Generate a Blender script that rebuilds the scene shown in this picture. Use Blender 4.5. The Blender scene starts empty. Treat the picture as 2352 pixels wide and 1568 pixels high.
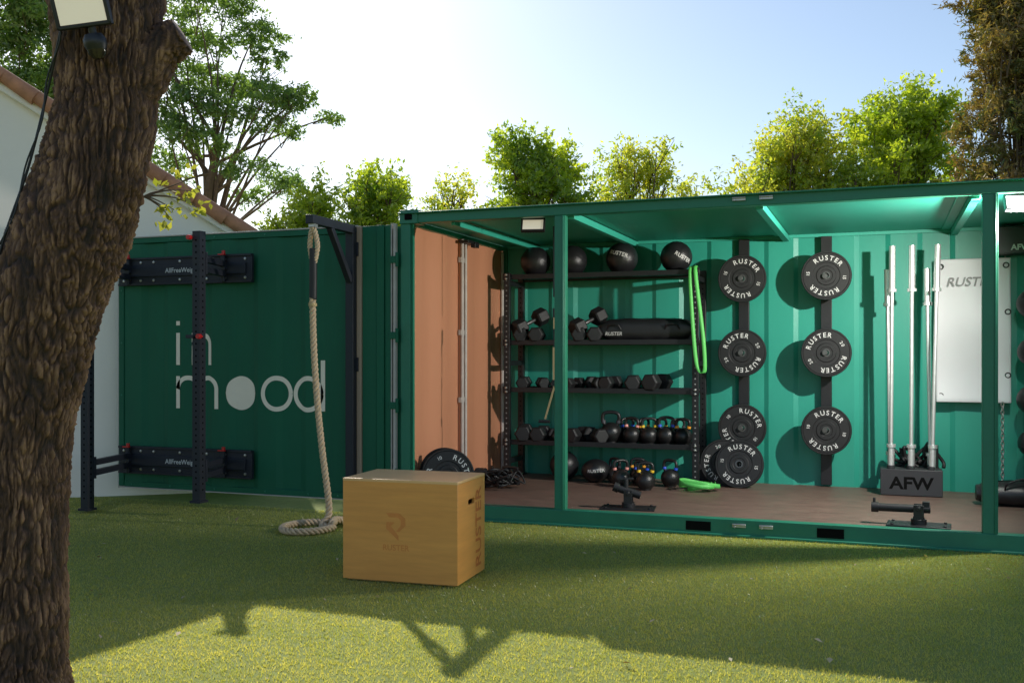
import bpy, math, random
import numpy as np
from mathutils import Vector, Matrix, noise, Euler
random.seed(7); rng=np.random.default_rng(7)
scn=bpy.context.scene; COL=scn.collection
pi=math.pi; rad=math.radians

# ------------------------------------------------------------ materials
def mat(name, base, rough=.5, metal=0., var=.12, vscale=3., bump=0., bscale=60., rvar=.1, emis=None, estr=0., stretch=None, spec=.5, coat=0.):
    m=bpy.data.materials.new(name); m.use_nodes=True; nt=m.node_tree; N=nt.nodes; L=nt.links
    p=N['Principled BSDF']; p.inputs['Roughness'].default_value=rough; p.inputs['Metallic'].default_value=metal
    p.inputs['Specular IOR Level'].default_value=spec
    p.inputs['Coat Weight'].default_value=coat
    tc=N.new('ShaderNodeTexCoord'); mp=N.new('ShaderNodeMapping'); L.new(tc.outputs['Object'],mp.inputs[0])
    if stretch: mp.inputs['Scale'].default_value=stretch
    n=N.new('ShaderNodeTexNoise'); n.inputs['Scale'].default_value=vscale; n.inputs['Detail'].default_value=8; n.inputs['Roughness'].default_value=.65
    L.new(mp.outputs[0],n.inputs['Vector'])
    mx=N.new('ShaderNodeMix'); mx.data_type='RGBA'
    b=Vector(base[:3]); 
    mx.inputs[6].default_value=(*[max(0,c*(1-var*1.6)) for c in b],1); mx.inputs[7].default_value=(*[min(1,c*(1+var*1.2)) for c in b],1)
    L.new(n.outputs['Fac'],mx.inputs[0]); L.new(mx.outputs[2],p.inputs['Base Color'])
    mr=N.new('ShaderNodeMapRange'); mr.inputs[3].default_value=max(.02,rough-rvar); mr.inputs[4].default_value=min(1,rough+rvar)
    L.new(n.outputs['Fac'],mr.inputs[0]); L.new(mr.outputs[0],p.inputs['Roughness'])
    if bump>0:
        n2=N.new('ShaderNodeTexNoise'); n2.inputs['Scale'].default_value=bscale; n2.inputs['Detail'].default_value=5
        L.new(mp.outputs[0],n2.inputs['Vector'])
        bp=N.new('ShaderNodeBump'); bp.inputs['Strength'].default_value=bump; bp.inputs['Distance'].default_value=.01
        L.new(n2.outputs['Fac'],bp.inputs['Height']); L.new(bp.outputs[0],p.inputs['Normal'])
    if emis:
        p.inputs['Emission Color'].default_value=(*emis,1); p.inputs['Emission Strength'].default_value=estr
    return m
def leafmat(name, dark, light, trans=.45, nscale=1.2, rough=.5, tm=(1.5,1.45,.55), gloss=.06):
    m=bpy.data.materials.new(name); m.use_nodes=True; nt=m.node_tree; N=nt.nodes; L=nt.links
    N.remove(N['Principled BSDF']); out=N['Material Output']
    at=N.new('ShaderNodeAttribute'); at.attribute_name='tint'
    g=N.new('ShaderNodeNewGeometry'); n=N.new('ShaderNodeTexNoise'); n.inputs['Scale'].default_value=nscale; n.inputs['Detail'].default_value=4
    L.new(g.outputs['Position'],n.inputs['Vector'])
    ad=N.new('ShaderNodeMath'); ad.operation='ADD'; L.new(at.outputs['Fac'],ad.inputs[0]); L.new(n.outputs['Fac'],ad.inputs[1])
    mr=N.new('ShaderNodeMapRange'); mr.inputs[1].default_value=.45; mr.inputs[2].default_value=1.5; L.new(ad.outputs[0],mr.inputs[0])
    mx=N.new('ShaderNodeMix'); mx.data_type='RGBA'; mx.inputs[6].default_value=(*dark,1); mx.inputs[7].default_value=(*light,1)
    L.new(mr.outputs[0],mx.inputs[0])
    d=N.new('ShaderNodeBsdfDiffuse'); t=N.new('ShaderNodeBsdfTranslucent'); gl=N.new('ShaderNodeBsdfGlossy'); gl.inputs['Roughness'].default_value=rough
    gl.inputs['Color'].default_value=(.8,.78,.7,1)
    L.new(mx.outputs[2],d.inputs[0]); 
    bt=N.new('ShaderNodeMix'); bt.data_type='RGBA'; bt.blend_type='MULTIPLY'; bt.inputs[0].default_value=1; bt.inputs[7].default_value=(*tm,1)
    L.new(mx.outputs[2],bt.inputs[6]); L.new(bt.outputs[2],t.inputs[0])
    a=N.new('ShaderNodeMixShader'); a.inputs[0].default_value=trans; L.new(d.outputs[0],a.inputs[1]); L.new(t.outputs[0],a.inputs[2])
    b=N.new('ShaderNodeMixShader'); b.inputs[0].default_value=gloss; L.new(a.outputs[0],b.inputs[1]); L.new(gl.outputs[0],b.inputs[2])
    L.new(b.outputs[0],out.inputs[0]); return m

M={}
M['door_green']=mat('dark_green_container_paint',(.009,.122,.064),.58,var=.2,vscale=2.2,bump=.12,bscale=14,stretch=(1,1,.35),spec=.28)
M['frame_green']=mat('green_frame_paint',(.022,.19,.113),.42,var=.16,vscale=5,bump=.1,bscale=25,spec=.4)
M['teal']=mat('turquoise_interior_paint',(.024,.31,.225),.45,var=.1,vscale=2.5,bump=.1,bscale=12,stretch=(1,1,.4))
M['teal_lit']=mat('turquoise_paint_lit_copy',(.035,.37,.27),.5,var=.07,vscale=2.5,bump=.1,bscale=12)  # interior turquoise raised in colour to stand in for light on the ceiling
M['terracotta']=mat('terracotta_door_paint',(.58,.255,.14),.5,var=.06,vscale=3,bump=.08,bscale=15,stretch=(1,1,.3))
M['grey_seal']=mat('pale_rubber_door_seal',(.50,.46,.42),.6,var=.25,vscale=8)
M['tan']=mat('tan_weathered_strip',(.42,.31,.22),.6,var=.25,vscale=8,stretch=(1,1,.2))
M['floor']=mat('brown_container_floor',(.17,.108,.085),.5,var=.42,vscale=5,bump=.15,bscale=30,stretch=(1,3,1))
M['black']=mat('black_powder_coat',(.012,.012,.014),.42,var=.2,vscale=10,bump=.08,bscale=220)
M['navy']=mat('anthracite_powder_coat',(.020,.023,.032),.5,var=.2,vscale=8,bump=.08,bscale=220,spec=.35)
M['rubber']=mat('black_rubber',(.013,.013,.014),.55,var=.3,vscale=14,bump=.1,bscale=120)
M['leather']=mat('black_synthetic_leather',(.014,.014,.016),.38,var=.2,vscale=9,bump=.2,bscale=150)
M['iron']=mat('black_cast_iron',(.014,.014,.014),.35,var=.3,vscale=20,bump=.2,bscale=160)
M['chrome']=mat('satin_chrome',(.90,.90,.90),.40,metal=.8,var=.05,vscale=30)
M['steel']=mat('galvanised_steel',(.5,.5,.48),.4,metal=.9,var=.2,vscale=20)
M['dsteel']=mat('dark_steel_hub',(.13,.13,.13),.4,metal=.7,var=.2,vscale=20)
M['white']=mat('white_print',(.62,.62,.6),.6,var=.1,vscale=30)
M['greyprint']=mat('grey_print',(.25,.25,.25),.6,var=.1,vscale=30)
M['cream']=mat('cream_sign_paint',(.92,.82,.66),.6,var=.05,vscale=10)
M['plaster']=mat('white_plaster',(.98,.86,.76),.85,var=.04,vscale=1.5,bump=.25,bscale=35)
M['tile']=mat('terracotta_roof_tile',(.55,.24,.13),.8,var=.45,vscale=7,bump=.4,bscale=40)
M['wood']=mat('birch_plywood',(.93,.375,.092),.42,var=.2,vscale=2.6,bump=.05,bscale=60,stretch=(1,1,9),coat=.1)
M['woodtop']=mat('birch_plywood_top',(.97,.53,.23),.4,var=.14,vscale=3.2,bump=.05,bscale=60,stretch=(1,7,1),coat=.1)
M['woodprint']=mat('faint_print_on_plywood',(.76,.27,.062),.5,var=.15,vscale=12)
M['woodprint2']=mat('burnt_print_on_plywood',(.62,.17,.04),.5,var=.15,vscale=12)
M['dark']=mat('dark_recess',(.004,.004,.004),.8,spec=.1)
M['rope']=mat('manila_rope',(.66,.49,.31),.85,var=.3,vscale=40,bump=.6,bscale=180)
M['red']=mat('red_plastic',(.55,.015,.015),.35,var=.1)
M['bandgreen']=mat('green_latex_band',(.10,.50,.10),.55,var=.1)
M['yellow']=mat('yellow_ring',(.85,.55,.03),.5); M['blue']=mat('blue_ring',(.03,.10,.65),.5); M['pink']=mat('pink_ring',(.85,.35,.3),.5); M['orange']=mat('orange_ring',(.9,.38,.03),.5); M['purple']=mat('grey_ring',(.05,.05,.06),.5)
M['silver']=mat('silver_vinyl_mat',(.66,.66,.68),.5,metal=.05,var=.05,vscale=2,bump=.05,bscale=8)
M['strap']=mat('tan_webbing',(.55,.40,.2),.8,var=.2,vscale=30)
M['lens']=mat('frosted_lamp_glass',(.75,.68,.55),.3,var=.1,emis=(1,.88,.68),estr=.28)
M['lenslit']=mat('lit_lamp_glass',(.9,.9,.9),.3,var=.02,emis=(1,.97,.92),estr=4.)
M['bark2']=mat('grey_brown_branch_bark',(.15,.10,.07),.9,var=.4,vscale=12,bump=.4,bscale=30)
M['cable']=mat('black_cable_sheath',(.01,.01,.01),.5)
M['glass']=mat('dark_sensor_glass',(.03,.02,.015),.15)
M['holder']=mat('grey_black_holder_paint',(.036,.036,.04),.5,var=.2)

# ------------------------------------------------------------ text cache
TC={}
def cache_text(s,bold=0.012):
    if s in TC: return
    c=bpy.data.curves.new('t','FONT'); c.body=s; c.size=1; c.offset=bold; c.resolution_u=3; c.align_x='LEFT'
    o=bpy.data.objects.new('t',c); COL.objects.link(o); dg=bpy.context.evaluated_depsgraph_get()
    me=bpy.data.meshes.new_from_object(o.evaluated_get(dg))
    v=[(x.co.x,x.co.y) for x in me.vertices]; f=[tuple(p.vertices) for p in me.polygons]
    xs=[a for a,b in v] or [0]
    TC[s]=(v,f,min(xs),max(xs))
    bpy.data.objects.remove(o); bpy.data.curves.remove(c); bpy.data.meshes.remove(me)
for s in list('RUSTE0125/')+['RUSTER','AllFreeWeight','15','20','10']: cache_text(s)
cache_text('AFW',.030)

# ------------------------------------------------------------ mesh builder
class MB:
    def __init__(s): s.v=[]; s.f=[]; s.m=[]
    def add(s,vs,fs,mi=0):
        k=len(s.v); s.v+= [tuple(p) for p in vs]; s.f+=[tuple(i+k for i in f) for f in fs]; s.m+=[mi]*len(fs)
    def box(s,c,d,R=None,mi=0):
        x,y,z=d[0]/2,d[1]/2,d[2]/2
        P=[Vector(q) for q in [(-x,-y,-z),(x,-y,-z),(x,y,-z),(-x,y,-z),(-x,-y,z),(x,-y,z),(x,y,z),(-x,y,z)]]
        if R is not None: P=[R@q for q in P]
        c=Vector(c); s.add([c+q for q in P],[(0,3,2,1),(4,5,6,7),(0,1,5,4),(1,2,6,5),(2,3,7,6),(3,0,4,7)],mi); return s
    def beam(s,p0,p1,w,h,mi=0):
        p0=Vector(p0);p1=Vector(p1);d=p1-p0; R=d.to_track_quat('X','Z').to_matrix()
        return s.box((p0+p1)/2,(d.length,w,h),R,mi)
    def tube(s,pts,r,n=12,mi=0,closed=False,caps=True):
        pts=[Vector(p) for p in pts]; K=len(pts); rr=r if hasattr(r,'__len__') else [r]*K
        up=None; rings=[]
        for i in range(K):
            a=pts[(i-1)%K] if (i>0 or closed) else pts[i]; b=pts[(i+1)%K] if (i<K-1 or closed) else pts[i]
            t=(b-a).normalized()
            if up is None: up=t.orthogonal().normalized()
            up=(up-t*up.dot(t)); up=up.normalized() if up.length>1e-6 else t.orthogonal().normalized()
            w=t.cross(up)
            rings.append([pts[i]+(up*math.cos(2*pi*j/n)+w*math.sin(2*pi*j/n))*rr[i] for j in range(n)])
        V=[p for q in rings for p in q]; F=[]
        for i in range(K if closed else K-1):
            a=i*n;b=((i+1)%K)*n
            for j in range(n): F.append((a+j,a+(j+1)%n,b+(j+1)%n,b+j))
        if caps and not closed: F.append(tuple(range(n-1,-1,-1))); F.append(tuple((K-1)*n+j for j in range(n)))
        s.add(V,F,mi); return s
    def cyl(s,p0,p1,r,n=20,mi=0,r1=None): return s.tube([p0,p1],[r,r if r1 is None else r1],n,mi)
    def lathe(s,prof,Mx=None,n=32,mi=0):
        V=[];F=[];K=len(prof); Mx=Mx or Matrix()
        for r,h in prof:
            for j in range(n): V.append(Mx@Vector((r*math.cos(2*pi*j/n),r*math.sin(2*pi*j/n),h)))
        for i in range(K-1):
            for j in range(n): F.append((i*n+j,i*n+(j+1)%n,(i+1)*n+(j+1)%n,(i+1)*n+j))
        s.add(V,F,mi); return s
    def prism(s,poly,h,Mx=None,mi=0):
        Mx=Mx or Matrix(); n=len(poly)
        V=[Mx@Vector((x,y,0)) for x,y in poly]+[Mx@Vector((x,y,h)) for x,y in poly]
        s.add(V,[tuple(range(n-1,-1,-1)),tuple(range(n,2*n))]+[(i,(i+1)%n,n+(i+1)%n,n+i) for i in range(n)],mi); return s
    def text(s,t,size,fn,mi=0,center=True):
        v,f,a,b=TC[t]; off=(a+b)/2 if center else a
        s.add([fn((x-off)*size,y*size) for x,y in v],f,mi); return s
    def build(s,name,mats,parent=None,smooth=True,ang=35,bevel=0,loc=None):
        me=bpy.data.meshes.new(name); me.from_pydata(s.v,[],s.f)
        for m in (mats if isinstance(mats,(list,tuple)) else [mats]): me.materials.append(M[m] if isinstance(m,str) else m)
        me.polygons.foreach_set('material_index',s.m)
        if smooth:
            me.polygons.foreach_set('use_smooth',[True]*len(s.f)); me.update(); me.set_sharp_from_angle(angle=rad(ang))
        me.update(); o=bpy.data.objects.new(name,me); COL.objects.link(o)
        if parent: o.parent=parent
        if loc: o.location=loc
        if bevel:
            b=o.modifiers.new('bevel','BEVEL'); b.width=bevel; b.segments=2; b.limit_method='ANGLE'
        return o
def root(name,label,cat,loc=(0,0,0),rot=(0,0,0),group=None,kind=None):
    e=bpy.data.objects.new(name,None); e.empty_display_size=.1; COL.objects.link(e); e.location=loc; e.rotation_euler=rot
    tag(e,label,cat,group,kind); return e
def tag(o,label=None,cat=None,group=None,kind=None):
    if label:o['label']=label
    if cat:o['category']=cat
    if group:o['group']=group
    if kind:o['kind']=kind
    return o
def copy_thing(src,loc,rot=None,label=None,scale=None):
    def rec(o,par):
        c=o.copy(); COL.objects.link(c)
        if par: c.parent=par
        for ch in o.children: rec(ch,c)
        return c
    c=rec(src,None); c.location=loc
    if rot is not None: c.rotation_euler=rot
    if scale: c.scale=(scale,)*3
    if label: c['label']=label
    return c
def spline(P,n):
    P=[Vector(p) for p in P]; out=[]; K=len(P)
    for i in range(K-1):
        a=P[max(i-1,0)];b=P[i];c=P[i+1];d=P[min(i+2,K-1)]
        for k in range(n):
            t=k/n; out.append(.5*((2*b)+(c-a)*t+(2*a-5*b+4*c-d)*t*t+(3*b-a-3*c+d)*t**3))
    out.append(P[-1]); return out
XZ=lambda y:(lambda a,b:Vector((a,y,b)))
RY=Matrix.Rotation(rad(90),4,'X')   # maps local +Z to -Y

# ------------------------------------------------------------ camera, light, sky
cam=bpy.data.cameras.new('camera'); co=bpy.data.objects.new('camera',cam); COL.objects.link(co); scn.camera=co
cam.lens=35; cam.sensor_width=36; cam.shift_y=.014; cam.clip_end=2000; cam.clip_start=.05
CP=Vector((3.877,-7.68,1.375)); YAW=rad(20.4); co.location=CP; co.rotation_euler=(rad(90),0,YAW)
def site(lat,dep,z=0):   # survey grid laid along the path from the viewpoint (metres)
    return Vector((CP.x+math.cos(YAW)*lat-math.sin(YAW)*dep, CP.y+math.sin(YAW)*lat+math.cos(YAW)*dep, z))
sd=Vector((1.03,-1.2,-1)).normalized()
sl=bpy.data.lights.new('sun','SUN'); sl.energy=5.0; sl.angle=rad(.5); sl.color=(1,.95,.84)
so=bpy.data.objects.new('sun',sl); COL.objects.link(so); so.rotation_euler=sd.to_track_quat('-Z','Y').to_euler(); so.location=(-8,10,12)
w=bpy.data.worlds.new('World'); scn.world=w; w.use_nodes=True; nt=w.node_tree
sk=nt.nodes.new('ShaderNodeTexSky'); sk.sky_type='NISHITA'; sk.sun_disc=False; sk.sun_elevation=math.asin(-sd.z); sk.sun_rotation=math.atan2(-sd.x,-sd.y)
sk.air_density=1.0; sk.dust_density=.6; sk.ozone_density=1.0
nt.links.new(sk.outputs[0],nt.nodes['Background'].inputs[0]); nt.nodes['Background'].inputs[1].default_value=.145
scn.view_settings.view_transform='Standard'; scn.view_settings.look='None'; scn.view_settings.exposure=0

# ------------------------------------------------------------ ground + lawn
gm=mat('turf_backing',(.24,.28,.06),.95,var=.3,vscale=18,bump=.6,bscale=160)
mb=MB(); mb.add([(-200,-200,0),(200,-200,0),(200,250,0),(-200,250,0)],[(0,1,2,3)])
g=mb.build('ground',gm,smooth=False); tag(g,'artificial turf ground around the container','ground',kind='structure')
def blades():
    n=680000
    X=rng.uniform(-4.2,8.2,n); Y=rng.uniform(-5.4,.02,n)
    lat=(X-CP.x)*math.cos(YAW)+(Y-CP.y)*math.sin(YAW); dep=-(X-CP.x)*math.sin(YAW)+(Y-CP.y)*math.cos(YAW)
    k=(np.abs(lat)<.62*dep+.2)&(dep>3.4)&(rng.random(n)<np.clip(5.6/dep,0,1)**1.2)
    k&=~((X>0)&(Y>-.01))
    for sx in (-1.6,.4,2.4,4.4,6.4): k&=~((np.abs(X-sx-.03*np.sin(Y*3))<.006)&(rng.random(n)<.8))
    X=X[k];Y=Y[k];n=len(X)
    th=rng.uniform(0,2*pi,n); h=rng.uniform(.007,.018,n); wd=rng.uniform(.0012,.0026,n)
    le=rng.uniform(0,.014,n); ph=rng.uniform(0,2*pi,n)
    V=np.zeros((n,3,3)); V[:,0,0]=X-np.cos(th)*wd; V[:,0,1]=Y-np.sin(th)*wd; V[:,1,0]=X+np.cos(th)*wd; V[:,1,1]=Y+np.sin(th)*wd
    V[:,2,0]=X+np.cos(ph)*le; V[:,2,1]=Y+np.sin(ph)*le; V[:,2,2]=h
    return V,n
def rawmesh(name,V,n,k,m,tint=None):
    me=bpy.data.meshes.new(name); me.vertices.add(n*k); me.vertices.foreach_set('co',V.reshape(-1).astype(np.float32))
    me.loops.add(n*k); me.loops.foreach_set('vertex_index',np.arange(n*k,dtype=np.int32))
    me.polygons.add(n); me.polygons.foreach_set('loop_start',np.arange(0,n*k,k,dtype=np.int32))
    me.update(calc_edges=True); me.materials.append(m)
    a=me.attributes.new('tint','FLOAT','FACE'); a.data.foreach_set('value',(rng.random(n) if tint is None else tint).astype(np.float32))
    o=bpy.data.objects.new(name,me); COL.objects.link(o); return o
V,n=blades()
# blades transmit far more than they reflect: dark green seen by skylight, glowing yellow-green against the sun
lm=leafmat('turf_blades',(.17,.24,.035),(.42,.44,.12),trans=.66,nscale=2.2,tm=(2.2,1.8,1.1),gloss=.10,rough=.38)
o=rawmesh('lawn_grass',V,n,3,lm); tag(o,'short green artificial grass covering the yard','grass',kind='stuff')
n=110; P=np.stack([rng.uniform(-1.5,7.5,n),rng.uniform(-5,-.2,n),np.full(n,.022)],1); V=np.zeros((n,4,3))
for i in range(n):
    R=Euler((rng.uniform(-.5,.5),rng.uniform(-.5,.5),rng.uniform(0,6))).to_matrix(); s=rng.uniform(.010,.032)
    for j,q in enumerate([(-1,0,0),(0,-.5,.15),(1,0,0),(0,.5,.15)]): V[i,j]=P[i]+np.array(R@(Vector(q)*s))
o=rawmesh('fallen_leaves',V,n,4,leafmat('dry_leaf',(.25,.14,.06),(.7,.6,.42),.2)); tag(o,'dry brown fallen leaves scattered over the grass','leaves',kind='stuff')

# ------------------------------------------------------------ container
H=2.6; FL=.12; L_=6.06; D=2.44
ct=root('shipping_container','green side-opening shipping container fitted as outdoor gym','container')
def corr(x0,x1,z0,z1,yf,pitch,dep):
    pts=[];x=x0
    while x<x1-1e-6:
        for a,b in [(0,0),(.42,0),(.5,1),(.92,1)]:
            if x+a*pitch<x1: pts.append((x+a*pitch,yf+dep*b))
        x+=pitch
    pts.append((x1,pts[-1][1])); return pts
def corr_sheet(pts,z0,z1,swap=False,mi=0,mb=None):
    mb=mb or MB(); V=[];F=[]
    for (a,b) in pts:
        for z in (z0,z1): V.append((b,a,z) if swap else (a,b,z))
    for i in range(len(pts)-1): F.append((2*i,2*i+2,2*i+3,2*i+1))
    mb.add(V,F,mi); return mb
mb=corr_sheet(corr(.03,L_-.03,0,0,2.375,.56,.022),FL,2.56); mb.build('back_wall','teal',ct,ang=20)
mb=MB(); mb.box((L_/2,2.43,1.32),(L_-.02,.02,2.5)); mb.build('outer_wall','frame_green',ct)
mb=MB(); mb.box((L_/2,1.245,2.556),(L_-.06,2.30,.008)); mb.box((L_/2,2.36,2.535),(L_-.2,.03,.03)); mb.build('ceiling','teal_lit',ct,ang=20)
mb=MB(); mb.box((L_/2,1.22,2.585),(L_-.04,2.42,.03)); mb.build('roof','frame_green',ct)
mb=MB(); mb.box((L_/2,1.25,.06),(L_-.1,2.32,.12)); mb.build('floor','floor',ct,smooth=False)
for i,x in enumerate([.45,1.5,3.0,4.5]):
    mb=MB(); mb.box((x,1.22,2.515),(.06 if i else .03,2.26,.055)); mb.box((x-.07,1.22,2.545),(.08,2.26,.010)); mb.build('roof_beam','teal_lit',ct,bevel=.004)
mb=MB(); mb.box((L_/2,.045,2.555),(L_+.02,.09,.09)); mb.box((L_/2,-.012,2.592),(L_+.02,.05,.012)); mb.build('top_rail','frame_green',ct,bevel=.005)
mb=MB(); mb.box((L_/2,.045,.075),(L_+.02,.09,.115)); mb.box((L_/2,-.006,.012),(L_+.02,.05,.02)); mb.build('bottom_rail','frame_green',ct,bevel=.005)
for x in (2.55,3.52):
    mb=MB(); mb.box((x,-.002,.07),(.19,.008,.07)); mb.build('forklift_pocket','dark',ct,smooth=False)
for (x,wd) in ((1.43,.09),(4.585,.10)):
    mb=MB(); mb.box((x,.045,1.32),(wd,.08,2.38)); mb.box((x+wd*.32,.0,1.32),(.012,.012,2.38)); mb.build('support_post','frame_green',ct,bevel=.005)
for x in (.045,L_-.045):
    for y in (.05,2.39):
        mb=MB(); mb.box((x,y,1.31),(.09,.094,2.42)); mb.build('corner_post','frame_green',ct,bevel=.005)
for x in (.08,L_-.08):
    for z in (2.56,.06):
        mb=MB(); mb.box((x,.07,z+.003),(.17,.165,.118)); mb.box((x,-.015,z),(.07,.01,.05),mi=1); mb.build('corner_casting',['frame_green','dark'],ct,bevel=.006)
for x in (2.86,3.06):
    for z in (2.562,.09):
        mb=MB(); mb.box((x,-.012,z),(.10,.012,.028)); mb.cyl((x-.05,-.02,z+.008),(x+.05,-.02,z+.008),.008,10); mb.cyl((x-.03,-.02,z-.008),(x-.03,-.03,z-.008),.009,10); mb.build('latch','steel',ct,bevel=.002)
pr=corr(.10,1.17,0,0,.0,.54,-.014); pr2=corr(1.26,2.35,0,0,.0,.54,-.014)
mb=corr_sheet([(y,.045+x) for y,x in pr],.14,2.50,swap=True); mb.box((.035,1.195,1.32),(.03,.05,2.36)); mb.build('end_door','terracotta',ct,ang=20)
mb=corr_sheet([(y,.045+x) for y,x in pr2],.14,2.50,swap=True); mb.build('end_door','terracotta',ct,ang=20)
for x in (.0,L_):
    mb=MB(); mb.box((x,1.22,1.3),(.02,2.40,2.5)); mb.build('end_wall','frame_green',ct)
mb=MB(); mb.box((.05,1.22,2.52),(.06,2.3,.04)); mb.build('door_header','teal',ct)
for y in (1.165,1.245):
    mb=MB(); mb.cyl((.075,y,.16),(.075,y,2.5),.016,12)
    for z in (.3,.95,1.6,2.3): mb.box((.06,y,z),(.03,.05,.05))
    mb.build('lock_rod','grey_seal',ct)
mb=MB(); mb.cyl((.055,2.30,.16),(.055,2.30,2.48),.018,12); mb.build('door_seal','grey_seal',ct)
mb=MB(); mb.box((.12,1.22,2.47),(.10,.26,.03)); mb.box((.16,1.28,2.45),(.05,.1,.05)); mb.build('door_closer','black',ct,bevel=.004)

# side door (swung open)
PIT,DEP,YF=.50,.022,-.020
def yprof(x):
    u=((x+2.93)/PIT)%1.
    if u<.38: a=0
    elif u<.5: a=(u-.38)/.12
    elif u<.88: a=1
    else: a=(1-u)/.12
    return YF+DEP*a
sdr=bpy.data.objects.new('side_door',None); COL.objects.link(sdr); sdr.parent=ct
def panel(x0,x1):
    xs=sorted(set([x0,x1]+[round(-2.93+PIT*(k+a),4) for k in range(-1,8) for a in (0,.38,.5,.88) if x0<-2.93+PIT*(k+a)<x1]))
    return corr_sheet([(x,yprof(x)) for x in xs],.16,2.44)
mb=panel(-2.95,-.47); mb.build('door_leaf','door_green',sdr,ang=15)
mb=MB()
for x,wd in ((-2.975,.06),(-.45,.05)): mb.box((x,.0,1.31),(wd,.05,2.36))
mb.box((-1.71,.0,.15),(2.46,.048,.05)); mb.box((-1.71,.0,2.47),(2.46,.048,.05)); mb.box((-1.5,.03,1.31),(3.03,.006,2.36)); mb.build('door_frame_and_backing','door_green',sdr,bevel=.004)  # includes a hidden backing sheet, widened to block a sun leak
mb=MB(); mb.box((-.29,-.0,1.31),(.14,.04,2.38)); mb.box((-.18,-.01,1.31),(.07,.05,2.38)); mb.box((-.11,.0,1.31),(.06,.04,2.38)); mb.build('door_leaf','door_green',sdr,bevel=.004)
mb=MB(); mb.box((-.385,-.012,1.31),(.045,.05,2.38)); mb.build('door_edge_strip','tan',sdr,bevel=.002)
mb=MB(); mb.box((-3.01,0,1.31),(.012,.05,2.4)); mb.box((-1.7,-.005,2.503),(2.6,.05,.012)); mb.box((-.045,-.01,1.31),(.022,.04,2.4)); mb.box((-.075,-.01,1.31),(.008,.04,2.4)); mb.box((-1.7,-.01,.119),(2.6,.03,.01)); mb.build('door_seal','grey_seal',sdr,bevel=.002)
for z in (.35,.95,1.55,2.2):
    mb=MB(); mb.cyl((-.02,-.03,z-.06),(-.02,-.03,z+.06),.014,12); mb.box((-.06,-.035,z),(.06,.008,.06)); mb.build('hinge','door_green',sdr)
mb=MB()
for x in (-2.85,-2.4,-1.9,-1.35,-.9,-.6):
    for z in (.15,2.47): mb.lathe([(0,.006),(.008,.005),(.01,0)],Matrix.Translation((x,-.025,z))@RY,8)
for z in (.5,1.0,1.5,2.0): 
    for x in (-2.97,-.45): mb.lathe([(0,.006),(.008,.005),(.01,0)],Matrix.Translation((x,-.025,z))@RY,8)
mb.build('rivets','frame_green',sdr)
def strokes(paths,wd=.042):
    mb=MB()
    for P in paths:
        Q=[P[0]]
        for a,b in zip(P[:-1],P[1:]):
            d=math.hypot(b[0]-a[0],b[1]-a[1]); k=max(1,int(d/.01))
            Q+=[(a[0]+(b[0]-a[0])*i/k,a[1]+(b[1]-a[1])*i/k) for i in range(1,k+1)]
        V=[];F=[]
        for i,q in enumerate(Q):
            a=Q[max(i-1,0)];b=Q[min(i+1,len(Q)-1)]; dx,dz=b[0]-a[0],b[1]-a[1]; l=math.hypot(dx,dz) or 1
            nx,nz=-dz/l*wd/2,dx/l*wd/2
            for s in (-1,-.33,.33,1):
                x=q[0]+nx*s; z=q[1]+nz*s; V.append((x,yprof(x)-.004,z))
        for i in range(len(Q)-1):
            for j in range(3): F.append((4*i+j,4*i+j+1,4*i+5+j,4*i+4+j))
        mb.add(V,F)
    return mb
def arc(cx,cz,r,a0,a1,n=28): return [(cx+r*math.cos(rad(a0+(a1-a0)*i/n)),cz+r*math.sin(rad(a0+(a1-a0)*i/n))) for i in range(n+1)]
b1,b2=1.29,.885; xh=.30
letters={'i':[[(-2.31,b1),(-2.31,b1+xh)],[(-2.31,b1+.37),(-2.31,b1+.41)]],
 'n':[[(-2.15,b1),(-2.15,b1+xh)],[(-2.15,b1+xh-.09)]+arc(-2.055,b1+xh-.115,.095,180,0)+[(-1.96,b1)]],
 'm':[[(-2.31,b2),(-2.31,b2+xh)],[(-2.31,b2+xh-.1)]+arc(-2.205,b2+xh-.12,.105,180,0)+[(-2.10,b2)],[(-2.10,b2+xh-.1)]+arc(-1.985,b2+xh-.12,.105,180,0)+[(-1.88,b2)]],
 'o':[arc(-1.235,b2+.15,.14,0,360,48)],'d':[arc(-.905,b2+.15,.14,0,360,48),[(-.752,b2),(-.752,b2+.45)]]}
for ch,ps in letters.items():
    mb=strokes(ps); mb.build('painted_letter','cream',sdr,ang=15,smooth=False)
mb=MB(); V=[];F=[]; K=40; cx,cz,R=-1.62,b2+.15,.155
for i in range(K+1):
    x=cx-R+2*R*i/K; hh=math.sqrt(max(0,R*R-(x-cx)**2)); V+=[(x,yprof(x)-.004,cz-hh),(x,yprof(x)-.004,cz+hh)]
F=[(2*i,2*i+2,2*i+3,2*i+1) for i in range(K)]
mb.add(V,F); mb.build('painted_letter','cream',sdr,ang=15)

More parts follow.
